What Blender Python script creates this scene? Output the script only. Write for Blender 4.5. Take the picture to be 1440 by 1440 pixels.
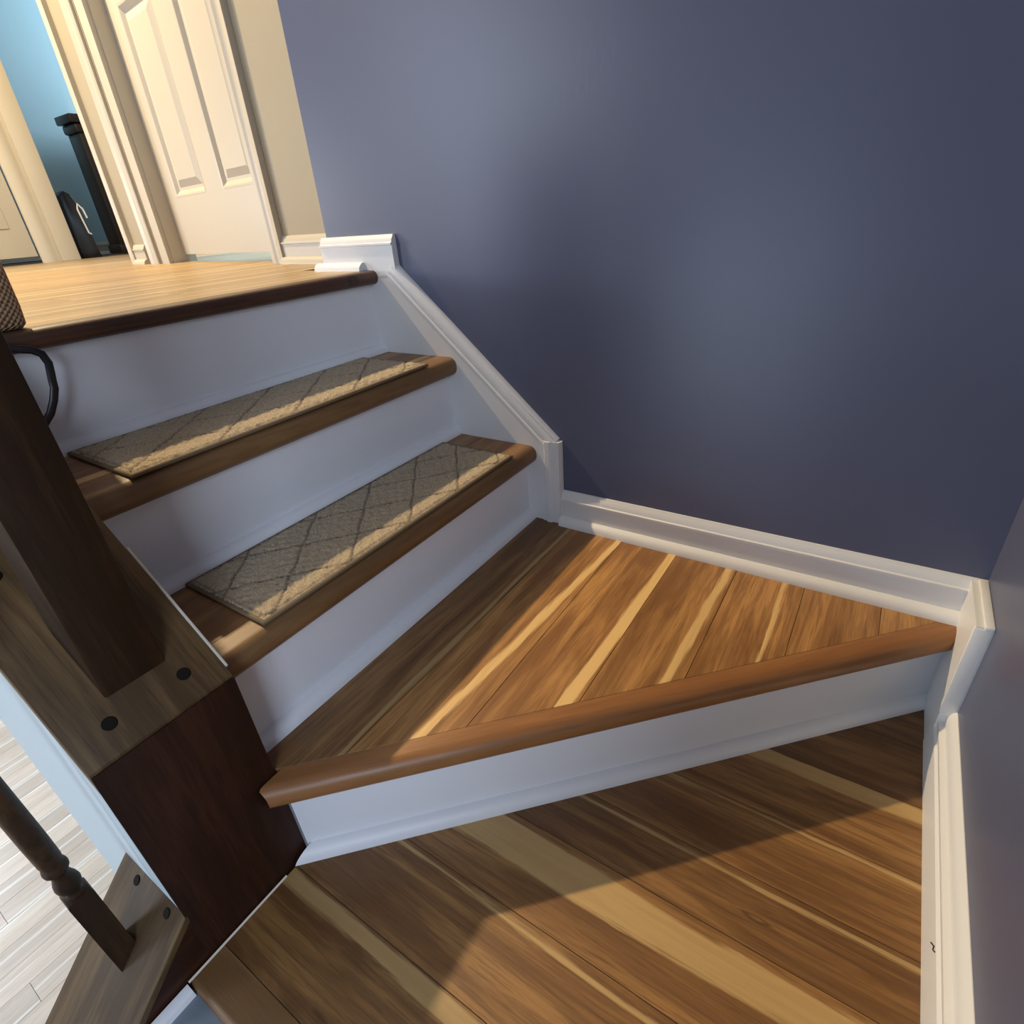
import bpy, bmesh, math, random
from mathutils import Vector, Matrix
random.seed(7)
S = bpy.context.scene
for o in list(bpy.data.objects): bpy.data.objects.remove(o)
COL = S.collection

# ------------------------------------------------------------------ camera
F_PX, YAW, PITCH, ROLL = 775.72, 0.61236, -0.50134, 0.07973
CAM = Vector((-1.0275, 0.22316, 0.86469))
fw = Vector((math.cos(PITCH)*math.cos(YAW), math.cos(PITCH)*math.sin(YAW), math.sin(PITCH)))
rt = Vector((math.sin(YAW), -math.cos(YAW), 0)); dn = fw.cross(rt)
r2 = rt*math.cos(ROLL) + dn*math.sin(ROLL); d2 = dn*math.cos(ROLL) - rt*math.sin(ROLL)
cd = bpy.data.cameras.new('camera'); cam = bpy.data.objects.new('camera', cd); COL.objects.link(cam)
mw = Matrix((( r2.x, -d2.x, -fw.x, CAM.x), (r2.y, -d2.y, -fw.y, CAM.y), (r2.z, -d2.z, -fw.z, CAM.z), (0, 0, 0, 1)))
cam.matrix_world = mw
cd.sensor_width = 36; cd.sensor_fit = 'HORIZONTAL'; cd.lens = 36*F_PX/1440; cd.clip_start = .02
S.camera = cam

# ------------------------------------------------------------------ world, lights, exposure
S.view_settings.view_transform = 'Standard'; S.view_settings.look = 'None'
S.view_settings.gamma = 1; S.view_settings.use_curve_mapping = False; S.view_settings.exposure = 0.0
w = bpy.data.worlds.new('world'); S.world = w; w.use_nodes = True
bg = w.node_tree.nodes['Background']; bg.inputs[0].default_value = (.62, .76, 1, 1); bg.inputs[1].default_value = .13
def area(name, loc, target, sx, sy, power, col):
    l = bpy.data.lights.new(name, 'AREA'); l.shape = 'RECTANGLE'; l.size = sx; l.size_y = sy; l.energy = power; l.color = col
    o = bpy.data.objects.new(name, l); COL.objects.link(o); o.location = loc
    o.rotation_euler = (Vector(target)-Vector(loc)).to_track_quat('-Z', 'Y').to_euler(); return o
def point(name, loc, power, col, rad):
    l = bpy.data.lights.new(name, 'POINT'); l.energy = power; l.color = col; l.shadow_soft_size = rad
    o = bpy.data.objects.new(name, l); COL.objects.link(o); o.location = loc; return o
def spot(name, loc, target, power, col, rad, ang):
    l = bpy.data.lights.new(name, 'SPOT'); l.energy = power; l.color = col; l.shadow_soft_size = rad; l.spot_size = math.radians(ang); l.spot_blend = .25
    o = bpy.data.objects.new(name, l); COL.objects.link(o); o.location = loc
    o.rotation_euler = (Vector(target)-Vector(loc)).to_track_quat('-Z', 'Y').to_euler(); return o
spot('hall_recessed_downlight', (-.30, 3.30, 3.12), (-.30, 3.1, 0), 580, (1, .77, .46), .045, 165)
area('tall_window_daylight', (-4.4, 4.0, 1.7), (-1.2, 2.6, -.6), 1.0, 1.9, 78, (.82, .90, 1))
area('floor_glare_light', (-4.2, 1.55, -.05), (0, 1.1, .1), 1.2, 1.3, 34, (.70, .83, 1))  # added area light standing in for glare off the bright lower floor
area('riser_fill_light', (-2.6, -.85, 1.45), (-.4, .9, .35), 1.0, 1.0, 46, (.68, .81, 1))  # added fill throwing cool light on the risers; no such window is known
area('lower_floor_fill_light', (-1.9, 5.4, .9), (-1.15, 2.4, -1), .9, 1.0, 88, (.86, .92, 1))  # added fill to brighten the lower floor, no known window; kept out of reflection
area('bedroom_window_daylight', (3.3, 5.75, 2.3), (1.7, 6.9, 3.3), .8, .9, 46, (.75, .9, 1))
area('bathroom_window_daylight', (1.5, 2.6, 1.6), (.7, 2.5, .76), .6, .6, 60, (.6, .82, 1))

# ------------------------------------------------------------------ materials
def new_mat(name):
    m = bpy.data.materials.new(name); m.use_nodes = True
    nt = m.node_tree; b = nt.nodes['Principled BSDF']; return m, nt, b
class NB:
    def __init__(s, nt): s.nt = nt
    def n(s, t, **k):
        x = s.nt.nodes.new(t)
        for a, v in k.items(): setattr(x, a, v)
        return x
    def l(s, a, b): s.nt.links.new(a, b)
    def math(s, op, a, b=None, c=None):
        x = s.n('ShaderNodeMath', operation=op)
        for i, v in enumerate((a, b, c)):
            if v is None: continue
            if isinstance(v, (int, float)): x.inputs[i].default_value = v
            else: s.l(v, x.inputs[i])
        return x.outputs[0]
    def mix(s, f, a, b, mode='MIX'):
        x = s.n('ShaderNodeMix', data_type='RGBA', blend_type=mode)
        for i, v in ((0, f), (6, a), (7, b)):
            if isinstance(v, (int, float)): x.inputs[i].default_value = v
            elif isinstance(v, tuple): x.inputs[i].default_value = (*v[:3], 1)
            else: s.l(v, x.inputs[i])
        return x.outputs[2]
    def noise(s, vec, scale, detail=4, rough=.55, dist=0):
        x = s.n('ShaderNodeTexNoise'); x.inputs['Scale'].default_value = scale; x.inputs['Detail'].default_value = detail
        x.inputs['Roughness'].default_value = rough; x.inputs['Distortion'].default_value = dist
        if vec is not None: s.l(vec, x.inputs['Vector'])
        return x.outputs['Fac']
    def ramp(s, f, lo, hi):
        x = s.n('ShaderNodeMapRange', interpolation_type='SMOOTHSTEP')
        x.inputs[1].default_value = lo; x.inputs[2].default_value = hi
        if isinstance(f, (int, float)): x.inputs[0].default_value = f
        else: s.l(f, x.inputs[0])
        return x.outputs[0]
    def attr(s, name): return s.n('ShaderNodeAttribute', attribute_type='OBJECT', attribute_name=name).outputs['Fac']

def paint(name, col, rough=.45, bump=.02, bscale=250, spec=.5, var=.03):
    m, nt, b = new_mat(name); N = NB(nt)
    tc = N.n('ShaderNodeTexCoord').outputs['Object']
    f = N.noise(tc, 3, 3)
    c = N.mix(f, tuple(x*(1-var) for x in col), tuple(min(1, x*(1+var)) for x in col)); N.l(c, b.inputs['Base Color'])
    b.inputs['Roughness'].default_value = rough; b.inputs['Specular IOR Level'].default_value = spec
    bp = N.n('ShaderNodeBump'); bp.inputs['Strength'].default_value = bump; bp.inputs['Distance'].default_value = .01
    N.l(N.noise(tc, bscale, 2), bp.inputs['Height']); N.l(bp.outputs[0], b.inputs['Normal']); return m

def wood(name, base, dark, pale, rough=.42, fine=1.0, streaks=True, spec=.5):
    """plank wood: grain runs along local X; object props tone / sap_v / sap_w / sap_k vary each plank"""
    m, nt, b = new_mat(name); N = NB(nt)
    tc = N.n('ShaderNodeTexCoord').outputs['Object']
    rnd = N.n('ShaderNodeObjectInfo').outputs['Random']
    off = N.n('ShaderNodeCombineXYZ'); N.l(N.math('MULTIPLY', rnd, 37.), off.inputs[0]); N.l(N.math('MULTIPLY', rnd, 11.), off.inputs[1]); N.l(N.math('MULTIPLY', rnd, 5.), off.inputs[2])
    add = N.n('ShaderNodeVectorMath', operation='ADD'); N.l(tc, add.inputs[0]); N.l(off.outputs[0], add.inputs[1])
    def stretch(sx, sy, sz=1):
        mp = N.n('ShaderNodeVectorMath', operation='MULTIPLY'); N.l(add.outputs[0], mp.inputs[0]); mp.inputs[1].default_value = (sx, sy, sz); return mp.outputs[0]
    big = N.noise(stretch(2.2, 22, 6), 1, 4, .6, .8)
    mid = N.noise(stretch(5, 95, 20), 1, 4, .6, .4)
    fin = N.noise(stretch(14, 420, 60), 1, 3, .6, 0)
    c = N.mix(N.ramp(big, .36, .66), dark, base)
    c = N.mix(N.math('MULTIPLY', N.ramp(mid, .49, .62), .55*fine), c, dark)
    c = N.mix(N.math('MULTIPLY', N.ramp(fin, .5, .64), .42*fine), c, tuple(x*.55 for x in dark))
    # knots
    vo = N.n('ShaderNodeTexVoronoi'); vo.inputs['Scale'].default_value = 1; N.l(stretch(3.2, 11, 0), vo.inputs['Vector'])
    d = N.math('ADD', vo.outputs['Distance'], N.math('MULTIPLY', mid, .10))
    kn = N.math('SUBTRACT', 1., N.ramp(d, .06, .17)); ring = N.math('MULTIPLY', kn, N.math('ADD', .5, N.math('MULTIPLY', N.math('SINE', N.math('MULTIPLY', d, 90.)), .4)))
    c = N.mix(N.math('MULTIPLY', ring, .8), c, tuple(x*.4 for x in dark))
    if streaks:
        sep = N.n('ShaderNodeSeparateXYZ'); N.l(tc, sep.inputs[0])
        wob = N.math('SUBTRACT', N.noise(stretch(3.5, 0, 0), 1, 3, .6), .5)
        cen = N.math('ADD', N.attr('sap_v'), N.math('ADD', N.math('MULTIPLY', wob, .012), N.math('MULTIPLY', N.attr('sap_k'), sep.outputs[0])))
        dist = N.math('ABSOLUTE', N.math('SUBTRACT', sep.outputs[1], cen))
        wid = N.math('MULTIPLY', N.attr('sap_w'), N.math('ADD', .45, N.noise(stretch(2.2, 0, 2), 1, 2, .5)))
        e = N.math('SUBTRACT', dist, wid)
        e = N.math('ADD', e, N.math('MULTIPLY', N.math('SUBTRACT', N.noise(stretch(7, 170, 20), 1, 4, .65, .3), .5), .020))
        sm = N.math('SUBTRACT', 1., N.ramp(e, -.003, .003))
        sm = N.math('MULTIPLY', sm, N.ramp(N.attr('sap_w'), .0005, .002))
        pal = N.mix(N.math('MULTIPLY', N.ramp(mid, .45, .62), .55), pale, tuple(.6*x+.4*y for x, y in zip(pale, base)))
        c = N.mix(sm, c, pal)
        tn = N.n('ShaderNodeHueSaturation'); N.l(c, tn.inputs['Color']); N.l(N.math('ADD', 1., N.attr('tone')), tn.inputs['Value']); c = tn.outputs[0]
    N.l(c, b.inputs['Base Color']); b.inputs['Specular IOR Level'].default_value = spec
    rr = N.math('ADD', rough-.06, N.math('MULTIPLY', mid, .14)); N.l(rr, b.inputs['Roughness'])
    bp = N.n('ShaderNodeBump'); bp.inputs['Strength'].default_value = .18; bp.inputs['Distance'].default_value = .002
    N.l(N.math('ADD', N.math('MULTIPLY', mid, .5), N.math('MULTIPLY', fin, .5)), bp.inputs['Height']); N.l(bp.outputs[0], b.inputs['Normal'])
    return m

M = {}
M['blue'] = paint('blue_paint', (.090, .100, .166), .38, .015, 120, .5)
M['white'] = paint('white_trim_paint', (.70, .70, .70), .38, .03, 90)
M['riser'] = paint('white_riser_paint', (.76, .77, .80), .45, .03, 90)
M['beige'] = paint('beige_paint', (.30, .26, .18), .6, .04, 150)
M['door'] = paint('cream_door_paint', (.43, .395, .325), .42, .02, 90)
M['paleblue'] = paint('pale_blue_paint', (.46, .56, .61), .6, .03, 120)
M['roomblue'] = paint('bedroom_blue_paint', (.36, .55, .64), .65, .03, 120)
M['ceil'] = paint('ceiling_paint', (.75, .74, .70), .8, .03, 120)
M['greyblue'] = paint('board_grey_blue', (.22, .27, .33), .5, .03, 90)
M['caulk'] = paint('caulk', (.62, .56, .47), .6, .02)
M['black'] = paint('black_plastic', (.008, .008, .009), .35, .02)
M['grey'] = paint('pale_grey_plastic', (.55, .57, .6), .4, .02)
M['ebony'] = paint('dark_stained_furniture', (.012, .008, .006), .35, .03)
M['plug'] = paint('dark_wood_plug', (.008, .005, .003), .8, .03, 250, .2)
M['plank'] = wood('hickory_plank', (.40, .205, .066), (.185, .082, .025), (.58, .38, .155))
M['hallplank'] = wood('pale_hickory_plank', (.345, .235, .118), (.28, .185, .085), (.48, .38, .22), .36)
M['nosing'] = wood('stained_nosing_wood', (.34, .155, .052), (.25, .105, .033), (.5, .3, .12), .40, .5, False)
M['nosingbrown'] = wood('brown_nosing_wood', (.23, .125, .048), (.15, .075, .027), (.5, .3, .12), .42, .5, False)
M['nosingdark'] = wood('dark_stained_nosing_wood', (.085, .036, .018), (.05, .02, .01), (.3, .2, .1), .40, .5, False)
M['oak'] = wood('weathered_oak', (.155, .093, .038), (.064, .036, .014), (.3, .2, .1), .5, 1.0, False, .3)
M['newel'] = wood('red_brown_stained_oak', (.042, .013, .005), (.018, .0055, .002), (.3, .2, .1), .5, 1.0, False, .25)
M['postwood'] = wood('dark_stained_oak', (.062, .030, .011), (.022, .010, .0035), (.3, .2, .1), .5, 1.0, False, .25)
M['sub'] = paint('subfloor', (.16, .085, .04), .8, .02)
M['floorlow'] = wood('light_oak_plank', (.72, .60, .48), (.62, .50, .39), (.85, .78, .68), .30, .6, True)

def woven():
    m, nt, b = new_mat('woven_straw'); N = NB(nt)
    tc = N.n('ShaderNodeTexCoord').outputs['Object']
    sep = N.n('ShaderNodeSeparateXYZ'); N.l(tc, sep.inputs[0])
    u = N.math('ADD', sep.outputs[0], sep.outputs[1])
    a = N.math('SINE', N.math('MULTIPLY', u, 700.)); v = N.math('SINE', N.math('MULTIPLY', sep.outputs[2], 700.))
    h = N.math('ADD', N.math('MULTIPLY', a, v), N.math('MULTIPLY', N.noise(tc, 90, 3), .8))
    k = N.ramp(h, -.35, .75)
    N.l(N.mix(k, (.24, .125, .06), (.60, .41, .23)), b.inputs['Base Color']); b.inputs['Roughness'].default_value = .75
    bp = N.n('ShaderNodeBump'); bp.inputs['Strength'].default_value = .8; bp.inputs['Distance'].default_value = .003
    N.l(h, bp.inputs['Height']); N.l(bp.outputs[0], b.inputs['Normal']); return m
M['woven'] = woven()
def carpet(name, a, b_, g):
    m, nt, b = new_mat(name); N = NB(nt)
    tc = N.n('ShaderNodeTexCoord').outputs['Object']
    f = N.noise(tc, 420, 4, .7); s = N.noise(tc, 45, 3, .6)
    c = N.mix(N.ramp(f, .3, .7), b_, a); c = N.mix(N.math('MULTIPLY', N.ramp(s, .5, .75), .3), c, b_)
    at = N.n('ShaderNodeAttribute', attribute_name='groove'); c = N.mix(at.outputs['Fac'], c, g)
    N.l(c, b.inputs['Base Color']); b.inputs['Roughness'].default_value = 1; b.inputs['Specular IOR Level'].default_value = .1
    b.inputs['Sheen Weight'].default_value = .25
    bp = N.n('ShaderNodeBump'); bp.inputs['Strength'].default_value = .9; bp.inputs['Distance'].default_value = .003
    N.l(f, bp.inputs['Height']); N.l(bp.outputs[0], b.inputs['Normal']); return m
M['carpet'] = carpet('beige_loop_carpet', (.64, .52, .35), (.33, .255, .16), (.04, .03, .018))
M['binding'] = paint('brown_carpet_binding', (.20, .145, .09), .9, .3, 700, .1)

# ------------------------------------------------------------------ helpers
def tag(o, label, cat, group=None):
    o['label'] = label; o['category'] = cat
    if group: o['group'] = group
    return o
def struct(o, label=None):
    o['kind'] = 'structure'
    if label: o['label'] = label
    return o
def link(name, me, mat, parent=None, smooth=None, mw=None):
    o = bpy.data.objects.new(name, me); COL.objects.link(o)
    if mat is not None: me.materials.append(M[mat]) if isinstance(mat, str) else me.materials.append(mat)
    if parent is not None: o.parent = parent
    if mw is not None: o.matrix_world = mw
    if smooth is not None:
        for p in me.polygons: p.use_smooth = True
        me.set_sharp_from_angle(angle=math.radians(smooth))
    return o
def empty(name, loc=(0, 0, 0)):
    o = bpy.data.objects.new(name, None); COL.objects.link(o); o.location = loc; o.empty_display_size = .05; return o
def from_bm(name, bm):
    bmesh.ops.remove_doubles(bm, verts=bm.verts[:], dist=1e-6)
    bmesh.ops.recalc_face_normals(bm, faces=bm.faces[:])
    me = bpy.data.meshes.new(name); bm.to_mesh(me); bm.free(); return me
def local(parent):
    return Vector(parent.location) if parent is not None and parent.parent is None else Vector((0, 0, 0))
def box(name, lo, hi, mat, parent=None, bev=0., seg=2):
    """box in world coords; object origin at its base centre"""
    lo, hi = Vector(lo), Vector(hi); c = (lo+hi)/2; c.z = lo.z
    bm = bmesh.new(); bmesh.ops.create_cube(bm, size=1)
    for v in bm.verts: v.co = Vector(((lo.x if v.co.x < 0 else hi.x), (lo.y if v.co.y < 0 else hi.y), (lo.z if v.co.z < 0 else hi.z)))-c
    if bev: bmesh.ops.bevel(bm, geom=bm.edges[:], offset=bev, segments=seg, affect='EDGES', profile=.5)
    o = link(name, from_bm(name, bm), mat, parent, 40 if bev else None); put(o, Matrix.Translation(c)); return o
def put(o, m):
    """world matrix m even under a parent whose transform is not evaluated yet"""
    if o.parent is not None: o.matrix_parent_inverse = Matrix.Identity(4); o.matrix_basis = wm(o.parent).inverted() @ m
    else: o.matrix_basis = m
def wm(o):
    return (wm(o.parent) @ o.matrix_parent_inverse @ o.matrix_basis) if o.parent is not None else o.matrix_basis.copy()
def frame(origin, ex, ey):
    ex = Vector(ex).normalized(); ey = Vector(ey).normalized(); ez = ex.cross(ey)
    return Matrix(((ex.x, ey.x, ez.x, origin[0]), (ex.y, ey.y, ez.y, origin[1]), (ex.z, ey.z, ez.z, origin[2]), (0, 0, 0, 1)))
def prism(name, poly, thick, mat, mtx, parent=None, bev=0., topbev=0., smooth=None):
    """poly: 2D points in the frame's xy; extruded along frame z from 0 to thick"""
    bm = bmesh.new()
    bot = [bm.verts.new((x, y, 0)) for x, y in poly]; top = [bm.verts.new((x, y, thick)) for x, y in poly]
    n = len(poly); bm.faces.new(bot[::-1]); tf = bm.faces.new(top)
    for i in range(n): bm.faces.new((bot[i], bot[(i+1) % n], top[(i+1) % n], top[i]))
    if topbev: bmesh.ops.bevel(bm, geom=list(tf.edges), offset=topbev, segments=1, affect='EDGES')
    if bev: bmesh.ops.bevel(bm, geom=bm.edges[:], offset=bev, segments=2, affect='EDGES', profile=.5)
    o = link(name, from_bm(name, bm), mat, parent, smooth if smooth else (35 if bev else None)); put(o, mtx); return o
def extrude(name, prof, s0, s1, mat, mtx, parent=None, smooth=40):
    """closed profile [(d,h)] in frame (y,z) swept along frame x; s0/s1 numbers or functions of (d,h) for mitres"""
    bm = bmesh.new(); g = lambda s, d, h: s(d, h) if callable(s) else s
    A = [bm.verts.new((g(s0, d, h), d, h)) for d, h in prof]; B = [bm.verts.new((g(s1, d, h), d, h)) for d, h in prof]
    n = len(prof); bm.faces.new(A[::-1]); bm.faces.new(B)
    for i in range(n): bm.faces.new((A[i], A[(i+1) % n], B[(i+1) % n], B[i]))
    o = link(name, from_bm(name, bm), mat, parent, smooth); put(o, mtx); return o
def lathe(name, prof, mat, loc, parent=None, n=24):
    bm = bmesh.new(); rings = []
    for r, z in prof: rings.append([bm.verts.new((r*math.cos(2*math.pi*i/n), r*math.sin(2*math.pi*i/n), z)) for i in range(n)])
    for a, b in zip(rings, rings[1:]):
        for i in range(n): bm.faces.new((a[i], a[(i+1) % n], b[(i+1) % n], b[i]))
    bm.faces.new(rings[0][::-1]); bm.faces.new(rings[-1])
    o = link(name, from_bm(name, bm), mat, parent, 50); put(o, Matrix.Translation(loc)); return o
def tube(name, pts, rad, mat, parent=None, n=8, flat=1.):
    bm = bmesh.new(); rings = []; pts = [Vector(p) for p in pts]; c = pts[0]
    up = Vector((0, 0, 1))
    for i, p in enumerate(pts):
        t = (pts[min(i+1, len(pts)-1)]-pts[max(i-1, 0)]).normalized()
        a = t.cross(Vector((0, 1, 0)));  a = a.normalized() if a.length > 1e-3 else Vector((1, 0, 0)); b = t.cross(a)
        rings.append([bm.verts.new(p-c+a*rad*math.cos(2*math.pi*k/n)+b*rad*flat*math.sin(2*math.pi*k/n)) for k in range(n)])
    for a, b in zip(rings, rings[1:]):
        for k in range(n): bm.faces.new((a[k], a[(k+1) % n], b[(k+1) % n], b[k]))
    bm.faces.new(rings[0][::-1]); bm.faces.new(rings[-1])
    o = link(name, from_bm(name, bm), mat, parent, 60); put(o, Matrix.Translation(c)); return o
def clip(poly, a, b, c):
    """keep a*x+b*y<=c"""
    out = []
    for i, P in enumerate(poly):
        Q = poly[(i+1) % len(poly)]; fp = a*P[0]+b*P[1]-c; fq = a*Q[0]+b*Q[1]-c
        if fp <= 0: out.append(P)
        if (fp < 0 < fq) or (fq < 0 < fp):
            t = fp/(fp-fq); out.append((P[0]+t*(Q[0]-P[0]), P[1]+t*(Q[1]-P[1])))
    return out
def plank(poly, z, along, parent, tone=0., sap=None, th=.012, mat='plank', name='plank'):
    """poly in world xy; along 'x' or 'y' is the grain; object's local X is the grain"""
    cx = sum(p[0] for p in poly)/len(poly); cy = sum(p[1] for p in poly)/len(poly)
    if along == 'x':
        m = frame((cx, cy, z-th), (1, 0, 0), (0, 1, 0)); loc = [(x-cx, y-cy) for x, y in poly]; c0 = cy
    else:
        m = frame((cx, cy, z-th), (0, -1, 0), (1, 0, 0)); loc = [(-(y-cy), x-cx) for x, y in poly]; c0 = cx
    o = prism(name, loc, th, mat, m, parent, topbev=.00035)
    o['tone'] = tone; o['sap_v'] = 0.; o['sap_w'] = 0.; o['sap_k'] = 0.
    if sap: o['sap_v'] = sap[0]-c0; o['sap_w'] = sap[1]; o['sap_k'] = sap[2] if len(sap) > 2 else 0.
    return o
def bullnose(t, wdt, r=None, n=8):
    """profile: d=0 front, d=wdt back (d grows to the back); top at h=0"""
    r = r or t*.48; P = [(wdt, -t), (wdt, 0)]
    for i in range(n+1):
        a = math.pi/2+math.pi/2*i/n; P.append((r+r*math.cos(a), -r+r*math.sin(a)))
    for i in range(n+1):
        a = math.pi+math.pi/2*i/n; P.append((r+r*math.cos(a), -(t-r)+r*math.sin(a)))
    return P
def quarter(r, n=6):
    return [(0, 0)]+[(r*math.cos(math.pi/2*i/n), r*math.sin(math.pi/2*i/n)) for i in range(n+1)]
def basep(h, shoe=True, t=.012):
    P = [(0, 0)]
    if shoe: P += [(t+.017*math.cos(a), .020*math.sin(a)) for a in [math.pi/2*i/5 for i in range(6)]]
    else: P += [(t, 0)]
    P += [(t, .020 if shoe else .01), (t, h*.70), (t+.003, h*.715), (t+.003, h*.77), (t-.001, h*.785), (t-.002, h*.86), (t-.006, h*.93), (t-.009, h), (0, h)]
    return P

# ------------------------------------------------------------------ dimensions
R = .19; Y1 = .880; RUN = .2083; N_ = .029; XL = -.806; XS = -.016
ZU = 4*R; YE = 1.438; ZC = 3.2
HO = Vector((.2, 1.69, ZU)); HE = Vector((.13, 1, 0)).normalized(); HN = Vector((HE.y, -HE.x, 0))
def hall(u, v, z=0.): return HO+HE*u+HN*v+Vector((0, 0, z))
def hbox(name, u0, u1, v0, v1, z0, z1, mat, parent=None, bev=0.):
    """box in the hall wall's frame"""
    m = frame(hall((u0+u1)/2, (v0+v1)/2, z0), HE, (-HN.x, -HN.y, 0))
    a, b, h = (u1-u0)/2, (v1-v0)/2, z1-z0
    return prism(name, [(-a, -b), (a, -b), (a, b), (-a, b)], h, mat, m, parent, bev=bev)

# ------------------------------------------------------------------ setting: walls, floors
struct(box('wall_back', (0, -.12, -1.1), (.19, YE, ZC), 'blue'), 'slate blue stairwell wall')
struct(box('wall_right', (-1.45, -.12, -1.1), (0, 0, ZC), 'blue'), 'slate blue wall beside the lower winder step')
WH = struct(hbox('wall_hall', -.27, .30, 0, .12, 0, 2.4, 'beige'), 'beige hallway wall')
hbox('wall_section', 1.30, 1.66, 0, .12, 0, 2.4, 'beige', WH)
hbox('wall_header', .30, 1.30, 0, .12, 2.05, 2.4, 'beige', WH)
# upper floor: sub slab plus planks across the hall
FU = struct(box('floor', (-.97, 1.30, ZU-.14), (2.4, 7.2, ZU-.012), 'sub'), 'honey coloured plank floor of the upper hallway')
yy = 1.309; k = 0
while yy < 5.4:
    y2 = yy+.1245
    xr = -.001 if yy < YE+.01 else 2.2
    a = -.97; cuts = [a]+sorted(random.uniform(-.6, 1.6) for _ in range(1))+[2.2]
    for x0, x1 in zip(cuts, cuts[1:]):
        x1 = min(x1, xr)
        if x1-x0 < .05: continue
        pl = [(x0+.0004, yy+.0004), (x1-.0004, yy+.0004), (x1-.0004, y2-.0004), (x0+.0004, y2-.0004)]
        sap = (yy+random.choice((.012, .10, .06)), random.uniform(.004, .012)) if random.random() < .6 else None
        plank(pl, ZU, 'x', FU, random.uniform(-.05, .12), sap, mat='hallplank')
    yy = y2; k += 1
# lower room floor
FL = struct(box('floor_lower', (-4.6, .98, -1.14), (-.80, 5.6, -1.012), 'sub'), 'pale daylit plank floor of the room below')
yy = 1.50; k = 0
while yy < 4.4:
    y2 = yy+.083
    jx = -.8-random.uniform(.3, 1.2)
    for x0, x1 in ((jx-1.4, jx), (jx, -.80)):
        pl = [(x0+.0005, yy+.0005), (x1-.0005, yy+.0005), (x1-.0005, y2-.0005), (x0+.0005, y2-.0005)]
        plank(pl, -1., 'x', FL, random.uniform(-.12, .12), (yy+random.choice((.006, .078, .05)), random.uniform(.002, .006)) if random.random() < .7 else None, mat='floorlow')
    yy = y2
# outer face of the stair wall down to the lower room
KW = struct(prism('wall_stairside', [(.8238, -1.), (1.50, -1.), (1.50, .62), (1.20, .62), (1.20, .682), (.8238, .339)], .16, 'paleblue', Matrix(((0, 0, 1, -.9735), (1, 0, 0, 0), (0, 1, 0, 0), (0, 0, 0, 1)))), 'pale blue wall under the upper stair flight')
prism('wall_section', [(-.9735, 1.50), (-.835, 3.50), (-.70, 5.55), (-.60, 5.55), (-.73, 3.5), (-.86, 1.5)], 1.62, 'paleblue', Matrix.Translation((0, 0, -1.0)), KW)
struct(box('ceiling', (-4.6, -.12, ZC), (3.6, 7.3, ZC+.1), 'ceil'))

# baseboards and skirt trims
fB = lambda y, z: frame((0, y, z), (0, 1, 0), (-1, 0, 0))       # along +y, out towards -x  (ez = ex x ey = (0,0,1))
b = struct(extrude('baseboard_back', basep(.085), 0, .792, 'white', fB(0, R)), 'white moulded baseboard along the blue wall')
b = struct(extrude('baseboard_landing', basep(.074, False, .016), 0, YE+.012-1.207, 'white', fB(1.207, ZU)), 'white baseboard end block at the stair head')
extrude('shoe_molding', quarter(.018), .10, YE+.03-1.207, 'white', frame((-.016, 1.207, ZU), (0, 1, 0), (-1, 0, 0)), b)
box('plinth', (-.016, 1.207, ZU-.018), (0, 1.30, ZU), 'white', b)
# skirt board along the flight
sk = [(.792, .20), (.86, R), (1.44, R), (1.44, .72), (1.232, .76), (1.207, .76), (1.207, .755), (.80, .395), (.792, .385)]
SK = struct(prism('trim_1', [(.792, R), (1.30, R), (1.30, .74), (1.207, .755), (.797, .398), (.792, .392)], .016, 'white',
     frame((0, 0, 0), (0, 1, 0), (0, 0, 1)) @ Matrix.Scale(-1, 4, (0, 0, 1)), bev=0), 'white sloping skirt board between the stairs and the blue wall')
# sloped cap moulding (frame x down the slope)
p0 = Vector((0, .797, .403)); p1 = Vector((0, 1.212, .774)); sl = (p1-p0)
cp = [(0, 0), (0, -.036), (.018, -.036), (.0205, -.034), (.0205, -.030), (.0175, -.027), (.0195, -.020), (.017, -.008), (.012, -.003), (.006, 0)]
ez = Vector((1, 0, 0)).cross(sl.normalized())  # perpendicular to slope in the wall plane
fS = Matrix(((0, -1, 0, 0), (sl.normalized().y, 0, ez.y*(1 if ez.z > 0 else -1), p0.y), (sl.normalized().z, 0, ez.z*(1 if ez.z > 0 else -1), p0.z), (0, 0, 0, 1)))
extrude('cap_molding', cp, 0, sl.length, 'white', fS, SK)
# vertical end moulding down to the baseboard
vp = [(0, 0), (0, .024), (.006, .0255), (.016, .024), (.018, .019), (.0165, .013), (.0205, .010), (.0205, 0)]
bm = bmesh.new()
A = [bm.verts.new((-(d), .790+(h), R+.0)) for h, d in [(y, x) for x, y in vp]]
bm.free()
VP = [(0, .790), (-.010, .790), (-.016, .794), (-.018, .803), (-.0185, .812), (-.0225, .815), (-.0225, .826), (-.019, .829), (-.019, .838), (0, .838)]
prism('end_molding', VP, .398-R, 'white', Matrix.Translation((0, 0, R)), SK, smooth=40)
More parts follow.
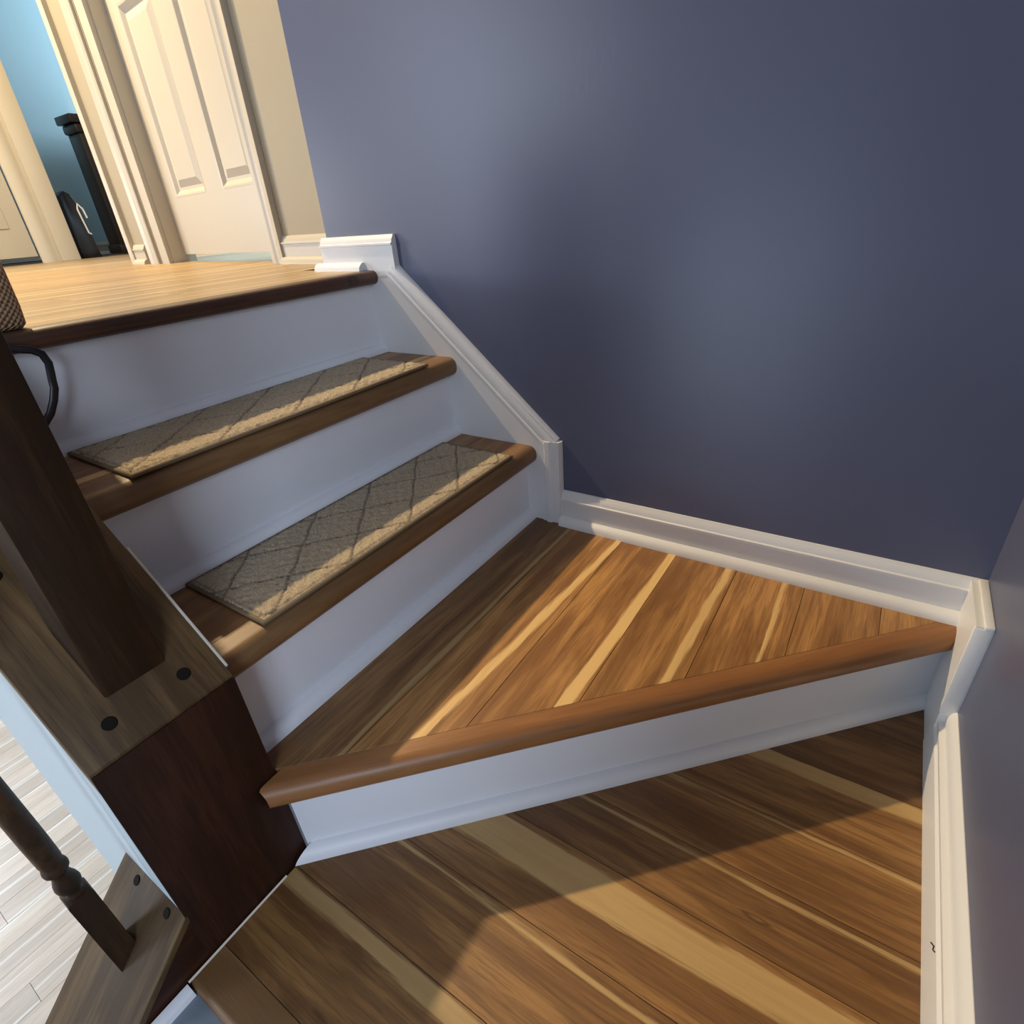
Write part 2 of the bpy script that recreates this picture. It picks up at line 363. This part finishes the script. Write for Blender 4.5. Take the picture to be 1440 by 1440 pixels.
# right wall trim: raised board by the winder, lower baseboard
T2 = struct(prism('trim_2', [(-.137, -.04), (-.004, -.04), (-.004, .272), (-.137, .272)], .0215, 'white', frame((0, .0215, 0), (1, 0, 0), (0, 0, 1))), 'white upright board where the winder meets the right wall')
box('board_cap', (-.139, 0, .268), (-.003, .012, .2765), 'white', T2, .002)
box('front_bead', (-.1385, .001, .09), (-.130, .0235, .270), 'white', T2, .002)
struct(extrude('baseboard_right', [(0, 0), (.023, 0), (.023, .03), (.021, .055), (.016, .060), (.0185, .064), (.0185, .071), (.011, .074), (.010, .086), (.006, .096), (.001, .101), (0, .101)], 0, 1.44-.12, 'white', frame((-.120, 0, 0), (-1, 0, 0), (0, 1, 0)) @ Matrix.Scale(-1, 4, (0, 0, 1)) if False else Matrix(((-1, 0, 0, -.120), (0, 1, 0, 0), (0, 0, 1, 0), (0, 0, 0, 1)))), 'white baseboard along the right wall by the lower winder')
SC = tube('scuff_mark', [(-.4947, .0227, .0417), (-.5017, .0221, .0490), (-.503, .0218, .0510), (-.506, .0222, .0470), (-.511, .0217, .0530)], .0008, 'plug', bpy.data.objects['baseboard_right'], 6)

# ------------------------------------------------------------------ hallway: doors, casings, far room
fH = lambda u, z: frame(hall(u, 0, z), HE, (-HN.x, -HN.y, 0))
struct(extrude('baseboard_hall', basep(.080), 0, .50, 'door', fH(-.27, 0)), 'cream baseboard on the beige hallway wall')
bs = struct(extrude('baseboard_hall_end', basep(.080), 0, .135, 'door', fH(1.43, 0)), 'short cream baseboard between the two door casings')
cprof = [(0, 0), (.010, 0), (.016, .008), (.0165, .016), (.013, .022), (.014, .05), (.018, .058), (.019, .07), (0, .07)]
def casing(name, u, flip, h, label):
    """profile across u; stands on the floor"""
    pts = [((.07-y if flip else y), d) for d, y in cprof]
    m = frame(hall(u, 0, 0), HE, (-HN.x, -HN.y, 0)); o = prism(name, [(x, y) for x, y in pts], h, 'door', m, smooth=40)
    return struct(o, label)
casing('trim_3', .225, True, 2.1, 'cream casing on the near side of the panelled door')
casing('trim_4', 1.31, False, 2.1, 'cream casing on the far side of the panelled door')
casing('trim_5', 1.565, True, 2.1, 'cream casing at the end of the beige wall')
D1 = struct(hbox('door_1', .345, 1.215, .085, .118, .030, 2.03, 'door'), 'cream panelled door with a lit gap beneath')
hbox('jamb', .295, .335, .002, .12, 0, 2.05, 'door', D1)
hbox('jamb', 1.222, 1.31, .002, .12, 0, 2.05, 'door', D1)
hbox('stop', 1.214, 1.223, .02, .084, 0.0, 2.05, 'door', D1)
ZS = [.030, .242, .84, .985, 1.88, 2.03]
for (a, b_) in ((.345, .43), (.69, .835), (1.11, 1.215)): hbox('stile', a, b_, .072, .0852, .030, 2.03, 'door', D1)
for (a, b_) in ((.43, .69), (.835, 1.11)):
    for z0, z1 in ((.030, .242), (.84, .985), (1.88, 2.03)): hbox('rail', a, b_, .072, .0852, z0, z1, 'door', D1)
    for (z0, z1) in ((.242, .84), (.985, 1.88)):
        mm = frame(hall((a+b_)/2, .085, z0), HE, (0, 0, 1)); hw = (b_-a)/2; hh = z1-z0
        bm = bmesh.new()
        def ring(ins, dz): return [bm.verts.new((x, y, -dz)) for x, y in ((-hw+ins, ins), (hw-ins, ins), (hw-ins, hh-ins), (-hw+ins, hh-ins))]
        rs = [ring(-.001, .0135), ring(.006, .0125), ring(.020, .0015), ring(.030, .0012), ring(.055, .010)]
        for q, w_ in zip(rs, rs[1:]):
            for i in range(4): bm.faces.new((q[i], q[(i+1) % 4], w_[(i+1) % 4], w_[i]))
        bm.faces.new(rs[-1])
        o = link('panel', from_bm('panel', bm), 'door', D1); put(o, mm)
# end of the hall: closed door, casing, open doorway into a blue bedroom
YH = 5.3
WE = struct(box('wall_end', (-1.2, YH+.06, ZU), (.30, YH+.16, ZC), 'beige'), 'beige end wall of the hallway')
box('wall_header', (.30, YH+.06, ZU+2.05), (2.4, YH+.16, ZC), 'beige', WE)
D2 = struct(box('door_2', (-.10, YH+.03, ZU+.045), (.735, YH+.07, ZU+2.03), 'door', None, .002), 'cream door at the end of the hallway with a dark gap below')
for (x0, x1) in ((0., .27), (.37, .64)):
    for z0, z1 in ((.22, .85), (1.0, 1.9)):
        box('panel', (x0, YH+.022, ZU+z0), (x1, YH+.035, ZU+z1), 'door', D2, .008)
struct(prism('trim_6', [(0, 0), (.115, 0), (.115, -.012), (.09, -.016), (.085, -.02), (.02, -.02), (.012, -.014), (0, -.012)][::-1], 2.1, 'door', Matrix.Translation((.74, YH+.02, ZU)), smooth=40), 'cream casing between the end door and the bedroom doorway')
struct(box('trim_7', (.855, YH-.02, ZU), (.972, YH+.15, ZU+2.1), 'door', None, .004), 'cream jamb of the bedroom doorway')
struct(box('wall_bedroom', (.6, 6.9, ZU), (4.2, 7.0, ZC), 'roomblue'), 'sky blue bedroom wall seen through the doorway')
struct(extrude('baseboard_bedroom', basep(.10), 0, 3.2, 'door', frame((.9, 6.9, ZU), (1, 0, 0), (0, -1, 0)) @ Matrix.Scale(-1, 4, (0, 0, 1))), 'cream baseboard in the bedroom')

# ------------------------------------------------------------------ staircase
ST = tag(empty('staircase', (-.40, .45, 0)), 'turning staircase with hickory treads, white risers and bullnose edges', 'staircase')
fN = lambda y, z: Matrix(((1, 0, 0, XL), (0, 1, 0, y), (0, 0, 1, z), (0, 0, 0, 1)))   # sweep +x, d to +y
W_ = XS-XL
def straight_tread(y0, z, planks):
    t = box('tread', (XL, y0+.010, z-.040), (XS, y0+RUN+.03, z-.0125), 'sub', ST)
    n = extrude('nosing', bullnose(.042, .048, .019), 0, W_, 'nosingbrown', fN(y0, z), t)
    pl = [(XL, y0+.049), (XS, y0+.049), (XS, y0+RUN+.028), (XL, y0+RUN+.028)]
    for (a, b_), tone, sap in planks:
        q = clip(clip(pl, 0, 1, y0+b_), 0, -1, -(y0+a))
        plank(q, z, 'x', t, tone, sap)
    return t
straight_tread(Y1-N_, 2*R, [((.049, .150), -.05, None), ((.1504, .24), -.15, None)])
straight_tread(Y1-N_+RUN, 3*R, [((.049, .125), 0, (Y1+RUN+.05, .01)), ((.1254, .24), -.1, None)])
def riser(y, z0, z1):
    r_ = box('riser', (XL, y, z0), (XS, y+.015, z1), 'riser', ST)
    extrude('shoe_molding', [(-d, h) for d, h in quarter(.0205)][::-1], 0, W_, 'riser', fN(y, z0), r_)
    return r_
riser(Y1, R, 2*R-.041); riser(Y1+RUN, 2*R, 3*R-.041); riser(Y1+2*RUN, 3*R, 4*R-.030)
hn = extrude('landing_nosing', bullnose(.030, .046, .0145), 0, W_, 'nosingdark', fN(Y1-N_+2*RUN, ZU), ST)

# winder tread: planks across, 45 degree nosing
CB = .018; CF = -.036
q2_ = math.sqrt(.5)
wpoly = [(-.012, Y1-.002), (-.87, Y1-.002), (-.87, -.2), (-.012, -.2)]
wpoly = clip(wpoly, -1, -1, -CB); wpoly = clip(wpoly, 0, 1, Y1-.002); wpoly = clip(wpoly, 0, -1, -.012); wpoly = clip(wpoly, -1, 0, .808+.0)
WT = prism('winder_tread', [(x, y) for x, y in clip(clip([(-.012, Y1+.01), (-.808, Y1+.01), (-.808, -.2), (-.012, -.2)], -1, -1, .005), 0, -1, -.012)], .027, 'sub', Matrix.Translation((0, 0, R-.040)), ST)
seams = [.9, .755, .63, .505, .380, .255, .130, -.1]
sapw = {0: (.762, .0045), 1: (.658, .008, -.07), 2: (.517, .011, -.03), 3: (.400, .008, -.03), 4: (.290, .003)}
tones = [-.28, .26, .30, .14, .20, .16, .05]
for i, (a, b_) in enumerate(zip(seams[1:], seams)):
    q = clip(clip(wpoly, 0, 1, b_-.0004), 0, -1, -(a+.0004))
    if len(q) > 2: plank(q, R, 'x', WT, tones[i], sapw.get(i))
mN = Matrix(((q2_, q2_, 0, CF/2), (-q2_, q2_, 0, CF/2), (0, 0, 1, R), (0, 0, 0, 1)))     # sweep to (+x,-y), d to (+x,+y)
# point(s,d): x=CF/2+q(s+d), y=CF/2+q(d-s)
ns0 = lambda d, h: max((CF/2-.8175)/q2_+d, (-.840-CF/2)/q2_-d)
ns1 = lambda d, h: min((CF/2-.006)/q2_+d, (-.012-CF/2)/q2_-d)
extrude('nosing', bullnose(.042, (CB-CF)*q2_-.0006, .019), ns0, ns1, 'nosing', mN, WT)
CR = .010
mR = Matrix(((q2_, q2_, 0, CR/2), (-q2_, q2_, 0, CR/2), (0, 0, 1, 0), (0, 0, 0, 1)))
rs0 = lambda d, h: (CR/2-.818)/q2_+d
rs1 = lambda d, h: min((CR/2-.004)/q2_+d, (-.004-CR/2)/q2_-d)
WR = extrude('winder_riser', [(0, 0), (.014, 0), (.014, R-.041), (0, R-.041)], rs0, rs1, 'riser', mR, ST)
extrude('shoe_molding', [(-d, h) for d, h in quarter(.0205)][::-1], lambda d, h: rs0(d, h)+h*.35, rs1, 'riser', mR, WR)

# lower winder tread
lpoly = [(-.956, .8175), (-.956, .016), (.0, .016), (.0, .8175)]
lpoly = clip(lpoly, 1, 1, .006)
LT = prism('lower_tread', [(-1.0, .8175), (-1.0, .022), (-.02, .022), (-.81, .8175)], .026, 'sub', Matrix.Translation((0, 0, -.039)), ST)
lseams = [-.957, -.835, -.715, -.593, -.500, -.392, -.265, -.14, .02]
lsap = {0: (-.850, .012), 2: (-.632, .028, .01), 1: (-.728, .003, -.02), 3: (-.512, .0028), 4: (-.399, .003), 5: (-.281, .013)}
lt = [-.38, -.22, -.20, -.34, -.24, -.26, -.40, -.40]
for i, (a, b_) in enumerate(zip(lseams, lseams[1:])):
    q = clip(clip(lpoly, 1, 0, b_-.0004), -1, 0, -(a+.0004))
    if len(q) > 2: plank(q, 0, 'y', LT, lt[i], lsap.get(i))
mL = Matrix(((0, 1, 0, -1.008), (1, 0, 0, .022), (0, 0, 1, 0), (0, 0, 0, 1)))
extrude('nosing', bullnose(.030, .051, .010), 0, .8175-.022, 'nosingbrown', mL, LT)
# flat dark grey-blue board just beyond the lower tread
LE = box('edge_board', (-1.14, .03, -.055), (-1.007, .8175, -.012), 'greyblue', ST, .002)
extrude('edge_bead', [(0, 0), (-.014, 0), (-.012, .008), (-.006, .012), (0, .013)], 0, .13, 'riser', Matrix(((1, 0, 0, -1.14), (0, 1, 0, .8175), (0, 0, 1, -.012), (0, 0, 0, 1))), LE)
# thin pale caulk lines
extrude('caulk_line', [(0, 0), (-.0016, 0), (0, .003)], 0, .155, 'caulk', Matrix(((1, 0, 0, -1.008), (0, 1, 0, .8178), (0, 0, 1, 0), (0, 0, 0, 1))), LT)

# ------------------------------------------------------------------ banister
SL = R/RUN; YB = .822; XO = -.975; XI = -.810
BA = tag(empty('banister', (-.89, .90, 0)), 'dark oak banister with pegged sloping cap rails, square post and turned spindle', 'railing')
capz = lambda y: .382+SL*(y-.827)
# newel block
nb = [(.8205, -.30), (.840, -.30), (.840, capz(.8205)-.033), (.8236, capz(.8205)-.033), (.8236, capz(.8205)-.001), (.8205, capz(.8205)-.001)]
yz = lambda x: Matrix(((0, 0, 1, x), (1, 0, 0, 0), (0, 1, 0, 0), (0, 0, 0, 1)))     # poly (y,z), extruded +x
def grain_prism(name, poly, x0, x1, mat, parent, angle=None, bev=.0015):
    return prism(name, poly, x1-x0, mat, yz(x0), parent, bev=bev)
# vertical grain: frame with local X up, Y along world x, Z along world y
NBX = prism('newel_block', [(-.30, XO), (-.30, XI), (capz(.8205)-.001, XI), (capz(.8205)-.001, XO)], .0031, 'newel', Matrix(((0, 1, 0, 0), (0, 0, 1, .8205), (1, 0, 0, 0), (0, 0, 0, 1))), BA, bev=.0006)
# upper cap rail: local X along slope
cs = Vector((0, 1, SL)).normalized(); cn = Vector((0, -SL, 1)).normalized()
mC = Matrix(((0, 1, 0, XO), (cs.y, 0, cn.y, .8238), (cs.z, 0, cn.z, capz(.8238)), (0, 0, 0, 1)))
def slab(name, L, wdt, th, mat, mtx, parent, s0=0, cut=0.):
    """slab with its top on the frame's xy plane; front end cut plumb"""
    bm = bmesh.new(); vs = []
    for x, z in ((s0, 0), (L, 0), (L, -th), (s0+cut, -th)):
        vs.append((bm.verts.new((x, 0, z)), bm.verts.new((x, wdt, z))))
    for i in range(4):
        a, b_ = vs[i], vs[(i+1) % 4]; bm.faces.new((a[0], a[1], b_[1], b_[0]))
    bm.faces.new([v[0] for v in vs]); bm.faces.new([v[1] for v in vs][::-1])
    bmesh.ops.recalc_face_normals(bm, faces=bm.faces[:])
    bmesh.ops.bevel(bm, geom=bm.edges[:], offset=.0012, segments=2, affect='EDGES', profile=.5)
    o = link(name, from_bm(name, bm), mat, parent, 35); put(o, mtx); return o
CAP = slab('cap_rail', .575, XI-XO, .024, 'oak', mC, BA, 0, -.024*SL)
def plug(x, y, z, nrm, parent, r=.0078):
    nrm = Vector(nrm).normalized(); q = nrm.to_track_quat('Z', 'Y').to_matrix().to_4x4(); q.translation = Vector((x, y, z))-nrm*.004
    bm = bmesh.new(); bmesh.ops.create_cone(bm, cap_ends=True, segments=20, radius1=r, radius2=r, depth=.0105)
    bmesh.ops.bevel(bm, geom=[e for e in bm.edges if abs(e.verts[0].co.z-e.verts[1].co.z) < 1e-6 and e.verts[0].co.z > 0], offset=.0012, segments=2, affect='EDGES')
    o = link('peg', from_bm('peg', bm), 'plug', parent, 40); put(o, q)
for x, y in ((-.934, .849), (-.850, .849), (-.930, 1.006), (-.85, 1.15)): plug(x, y, capz(y), cn, CAP)
# white edge strip on the stair side of the cap
mE = mC.copy(); mE.translation = Vector((XI, .832, capz(.832)+.001))
slab('edge_strip', .20, .0035, .02, 'caulk', mE, BA)
# square post standing on the cap
def post(x0, x1, y0, y1, zt, mat, name, parent):
    bm = bmesh.new(); vs = {}
    for i, x in enumerate((x0, x1)):
        for j, y in enumerate((y0, y1)):
            vs[i, j, 0] = bm.verts.new((capz(y)-.01, x, y)); vs[i, j, 1] = bm.verts.new((zt, x, y))
    bm.faces.new([vs[0, 0, 0], vs[1, 0, 0], vs[1, 1, 0], vs[0, 1, 0]]); bm.faces.new([vs[0, 0, 1], vs[1, 0, 1], vs[1, 1, 1], vs[0, 1, 1]])
    for a, b_ in (((0, 0), (1, 0)), ((1, 0), (1, 1)), ((1, 1), (0, 1)), ((0, 1), (0, 0))): bm.faces.new([vs[(*a, 0)], vs[(*b_, 0)], vs[(*b_, 1)], vs[(*a, 1)]])
    bmesh.ops.recalc_face_normals(bm, faces=bm.faces[:])
    bmesh.ops.bevel(bm, geom=bm.edges[:], offset=.002, segments=2, affect='EDGES', profile=.5)
    # local axes: X up, Y = world x, Z = world y
    o = link(name, from_bm(name, bm), mat, parent, 35); put(o, Matrix(((0, 1, 0, 0), (0, 0, 1, 0), (1, 0, 0, 0), (0, 0, 0, 1)))); return o
post(-.923, -.855, .868, .940, 1.62, 'postwood', 'post', BA)
# lower flight: stringer, cap rail, pegs, turned spindle
SD = .93; lz = lambda x: .096+SD*(x+.978)
prism('stringer', [(x, z) for x, z in ((XO+.004, -.40), (XO+.004, lz(XO+.004)-.012), (-1.45, lz(-1.45)-.012), (-1.45, -.75))], .155, 'newel', Matrix(((1, 0, 0, 0), (0, 0, 1, .8212), (0, 1, 0, 0), (0, 0, 0, 1))), BA, bev=.0006)
ds = Vector((-1, 0, -SD)).normalized(); dnn = Vector((-SD, 0, 1)).normalized()
mD = Matrix(((ds.x, 0, dnn.x, XO+.003), (0, 1, 0, .8202), (ds.z, 0, dnn.z, lz(XO+.003)), (0, 0, 0, 1)))
CD = slab('cap_rail', .60, .161, .010, 'oak', mD, BA, 0, .010*SD)
CD['label'] = 'weathered lower cap rail'
for x, y in ((-.984, .934), (-.984, .855)): plug(x, y, lz(x), dnn, CD, .0068)
bx, by = -1.036, .899; hw = .0135
bm = bmesh.new(); vs = {}
for i, x in enumerate((bx-hw, bx+hw)):
    for j, y in enumerate((by-hw, by+hw)):
        vs[i, j, 0] = bm.verts.new((lz(x)-.006, x-bx, y-by)); vs[i, j, 1] = bm.verts.new((.186, x-bx, y-by))
bm.faces.new([vs[0, 0, 0], vs[1, 0, 0], vs[1, 1, 0], vs[0, 1, 0]])
tf = bm.faces.new([vs[0, 0, 1], vs[1, 0, 1], vs[1, 1, 1], vs[0, 1, 1]])
for a, b_ in (((0, 0), (1, 0)), ((1, 0), (1, 1)), ((1, 1), (0, 1)), ((0, 1), (0, 0))): bm.faces.new([vs[(*a, 0)], vs[(*b_, 0)], vs[(*b_, 1)], vs[(*a, 1)]])
bmesh.ops.bevel(bm, geom=list(tf.edges), offset=.004, segments=2, affect='EDGES', profile=.5)
sp = link('spindle', from_bm('spindle', bm), 'postwood', BA, 35); put(sp, Matrix(((0, 1, 0, bx), (0, 0, 1, by), (1, 0, 0, 0), (0, 0, 0, 1))))
pf = [(.010, .185), (.0085, .190), (.0085, .195), (.0125, .200), (.0135, .206), (.0125, .213), (.0095, .222), (.0090, .228), (.0105, .231), (.0128, .234), (.0132, .238), (.0122, .243), (.0108, .246), (.0118, .252), (.0122, .29), (.0116, .40), (.0100, .60), (.009, .80), (.009, .9)]
tn = lathe('turned_shaft', pf, 'postwood', (bx, by, 0), sp)

# handrails (above the frame) that the spindle and post carry
hr = [(-.03, 0), (.03, 0), (.032, .012), (.026, .03), (.018, .045), (.008, .052), (-.008, .052), (-.018, .045), (-.026, .03), (-.032, .012)]
extrude('handrail', hr, -.008, .74, 'postwood', Matrix(((ds.x, 0, dnn.x, -.925), (0, 1, 0, by), (ds.z, 0, dnn.z, .898+SD*(-.925-bx)), (0, 0, 0, 1))), BA)
extrude('handrail', hr, -.004, .50, 'postwood', Matrix(((0, 1, 0, -.889), (cs.y, 0, cn.y, .942), (cs.z, 0, cn.z, 1.10), (0, 0, 0, 1))), BA)
box('post_cap', (-.931, .860, 1.618), (-.847, .948, 1.66), 'postwood', BA, .008)

# ------------------------------------------------------------------ stair rugs
def rug(x0, x1, y0, y1, z, label):
    root = tag(empty('stair_rug', ((x0+x1)/2, (y0+y1)/2, z)), label, 'rug')
    nx, ny = int((x1-x0)/.0026), int((y1-y0)/.0026); vs = []; gr = []
    rnd = random.Random(int(z*1000))
    for j in range(ny+1):
        for i in range(nx+1):
            x = x0+(x1-x0)*i/nx; y = y0+(y1-y0)*j/ny
            px, py = x/.142, y/.116
            wob = .012*math.sin(x*70+y*40)
            g = min(abs(((px+py+wob) % 1)-.5), abs(((px-py-wob) % 1)-.5))*.09
            gv = max(0, 1-g/.0034)
            gv = min(1, gv*1.3)*(.35+.65*(math.sin(x*620+y*530)*.5+.5))
            ed = min(x-x0, x1-x, y-y0, y1-y)
            e = max(0, 1-ed/.006)
            h = .0085-.0036*gv+.0032*(rnd.random()-.5)+.0008*math.sin(x*260)*math.sin(y*240)-.003*e
            gv2 = max(gv, .8*max(0, 1-abs(ed-.0065)/.0035)*(.4+.6*rnd.random()))
            vs.append((x-(x0+x1)/2, y-(y0+y1)/2, h)); gr.append(min(1, gv2))
    fs = [(j*(nx+1)+i, j*(nx+1)+i+1, (j+1)*(nx+1)+i+1, (j+1)*(nx+1)+i) for j in range(ny) for i in range(nx)]
    me = bpy.data.meshes.new('pile'); me.from_pydata(vs, [], fs)
    at = me.attributes.new('groove', 'FLOAT', 'POINT'); at.data.foreach_set('value', gr)
    o = link('pile', me, 'carpet', root, 180); put(o, Matrix.Translation(((x0+x1)/2, (y0+y1)/2, z)))
    # bound edge: rounded bead all round
    bm = bmesh.new(); r = .0042; n = 8; rings = []
    for cx_, cy_, ax, ay in ((x0, y0, -1, -1), (x1, y0, 1, -1), (x1, y1, 1, 1), (x0, y1, -1, 1)):
        cx_ -= (x0+x1)/2; cy_ -= (y0+y1)/2
        rings.append([bm.verts.new((cx_+ax*r*math.cos(2*math.pi*k/n), cy_+ay*r*math.cos(2*math.pi*k/n), .0038+.0036*math.sin(2*math.pi*k/n))) for k in range(n)])
    for a, b_ in zip(rings, rings[1:]+rings[:1]):
        for k in range(n): bm.faces.new((a[k], a[(k+1) % n], b_[(k+1) % n], b_[k]))
    o = link('binding', from_bm('binding', bm), 'binding', root, 60); put(o, Matrix.Translation(((x0+x1)/2, (y0+y1)/2, z)))
rug(-.730, -.096, .869, 1.062, 2*R, 'beige diamond-patterned carpet mat on the step just above the winder')
rug(-.738, -.108, 1.070, 1.270, 3*R, 'beige diamond-patterned carpet mat on the step below the hallway floor')

# ------------------------------------------------------------------ woven bag by the post
BG = tag(empty('woven_bag', (-.84, 1.33, ZU)), 'woven straw bag with a dark dangling strap by the banister post', 'bag')
bm = bmesh.new(); rings = []
for z, ww, dd in ((0.0, .104, .046), (.006, .109, .052), (.03, .111, .055), (.10, .112, .058), (.2, .112, .055), (.28, .110, .050)):
    rg = []
    for i in range(32):
        a = 2*math.pi*i/32; ca, sa = math.cos(a), math.sin(a); e_ = .22
        rg.append(bm.verts.new((ww*math.copysign(abs(ca)**e_, ca), dd*math.copysign(abs(sa)**e_, sa), z)))
    rings.append(rg)
for a, b_ in zip(rings, rings[1:]):
    for i in range(32): bm.faces.new((a[i], a[(i+1) % 32], b_[(i+1) % 32], b_[i]))
bm.faces.new(rings[0][::-1]); bm.faces.new(rings[-1])
o = link('body', from_bm('body', bm), 'woven', BG, 50); put(o, Matrix.Translation((-.816, 1.337, ZU+.001)))
tube('strap', [(-.80, 1.262, .775), (-.775, 1.254, .756), (-.750, 1.249, .741), (-.732, 1.247, .736), (-.722, 1.247, .728), (-.719, 1.248, .714), (-.7215, 1.249, .70), (-.7235, 1.250, .690), (-.7255, 1.250, .678), (-.733, 1.250, .662), (-.744, 1.250, .645), (-.76, 1.250, .63)], .0056, 'black', BG, 8, .5)

# ------------------------------------------------------------------ bedroom furniture
CB_ = tag(empty('dark_cabinet', (2.1, 6.4, ZU)), 'tall dark stained cabinet with a flared top inside the bedroom', 'cabinet')
box('body', (1.735, 6.30, ZU+.06), (2.5, 6.52, ZU+.92), 'ebony', CB_, .006)
box('top', (1.685, 6.26, ZU+.99), (2.55, 6.54, ZU+1.05), 'ebony', CB_, .008)
box('crown_molding', (1.71, 6.28, ZU+.92), (2.52, 6.53, ZU+.99), 'ebony', CB_, .02)
box('base', (1.72, 6.29, ZU), (2.52, 6.53, ZU+.07), 'ebony', CB_, .006)
BK = tag(empty('floor_appliance', (1.09, 5.62, ZU)), 'slim black upright item with pale grey bracket inside the bedroom doorway', 'appliance')
prism('body', [(1.02, 0), (1.16, 0), (1.145, .06), (1.125, .33), (1.10, .43), (1.06, .455), (1.02, .42)], .10, 'black', Matrix(((1, 0, 0, 0), (0, 0, 1, 5.55), (0, 1, 0, ZU), (0, 0, 0, 1))) @ Matrix.Translation((.075, 0, 0)), BK, bev=.008)
tube('bracket', [(1.210, 5.54, ZU+.16), (1.195, 5.54, ZU+.17), (1.180, 5.54, ZU+.33), (1.190, 5.54, ZU+.365), (1.215, 5.54, ZU+.33), (1.223, 5.54, ZU+.27)], .007, 'grey', BK)
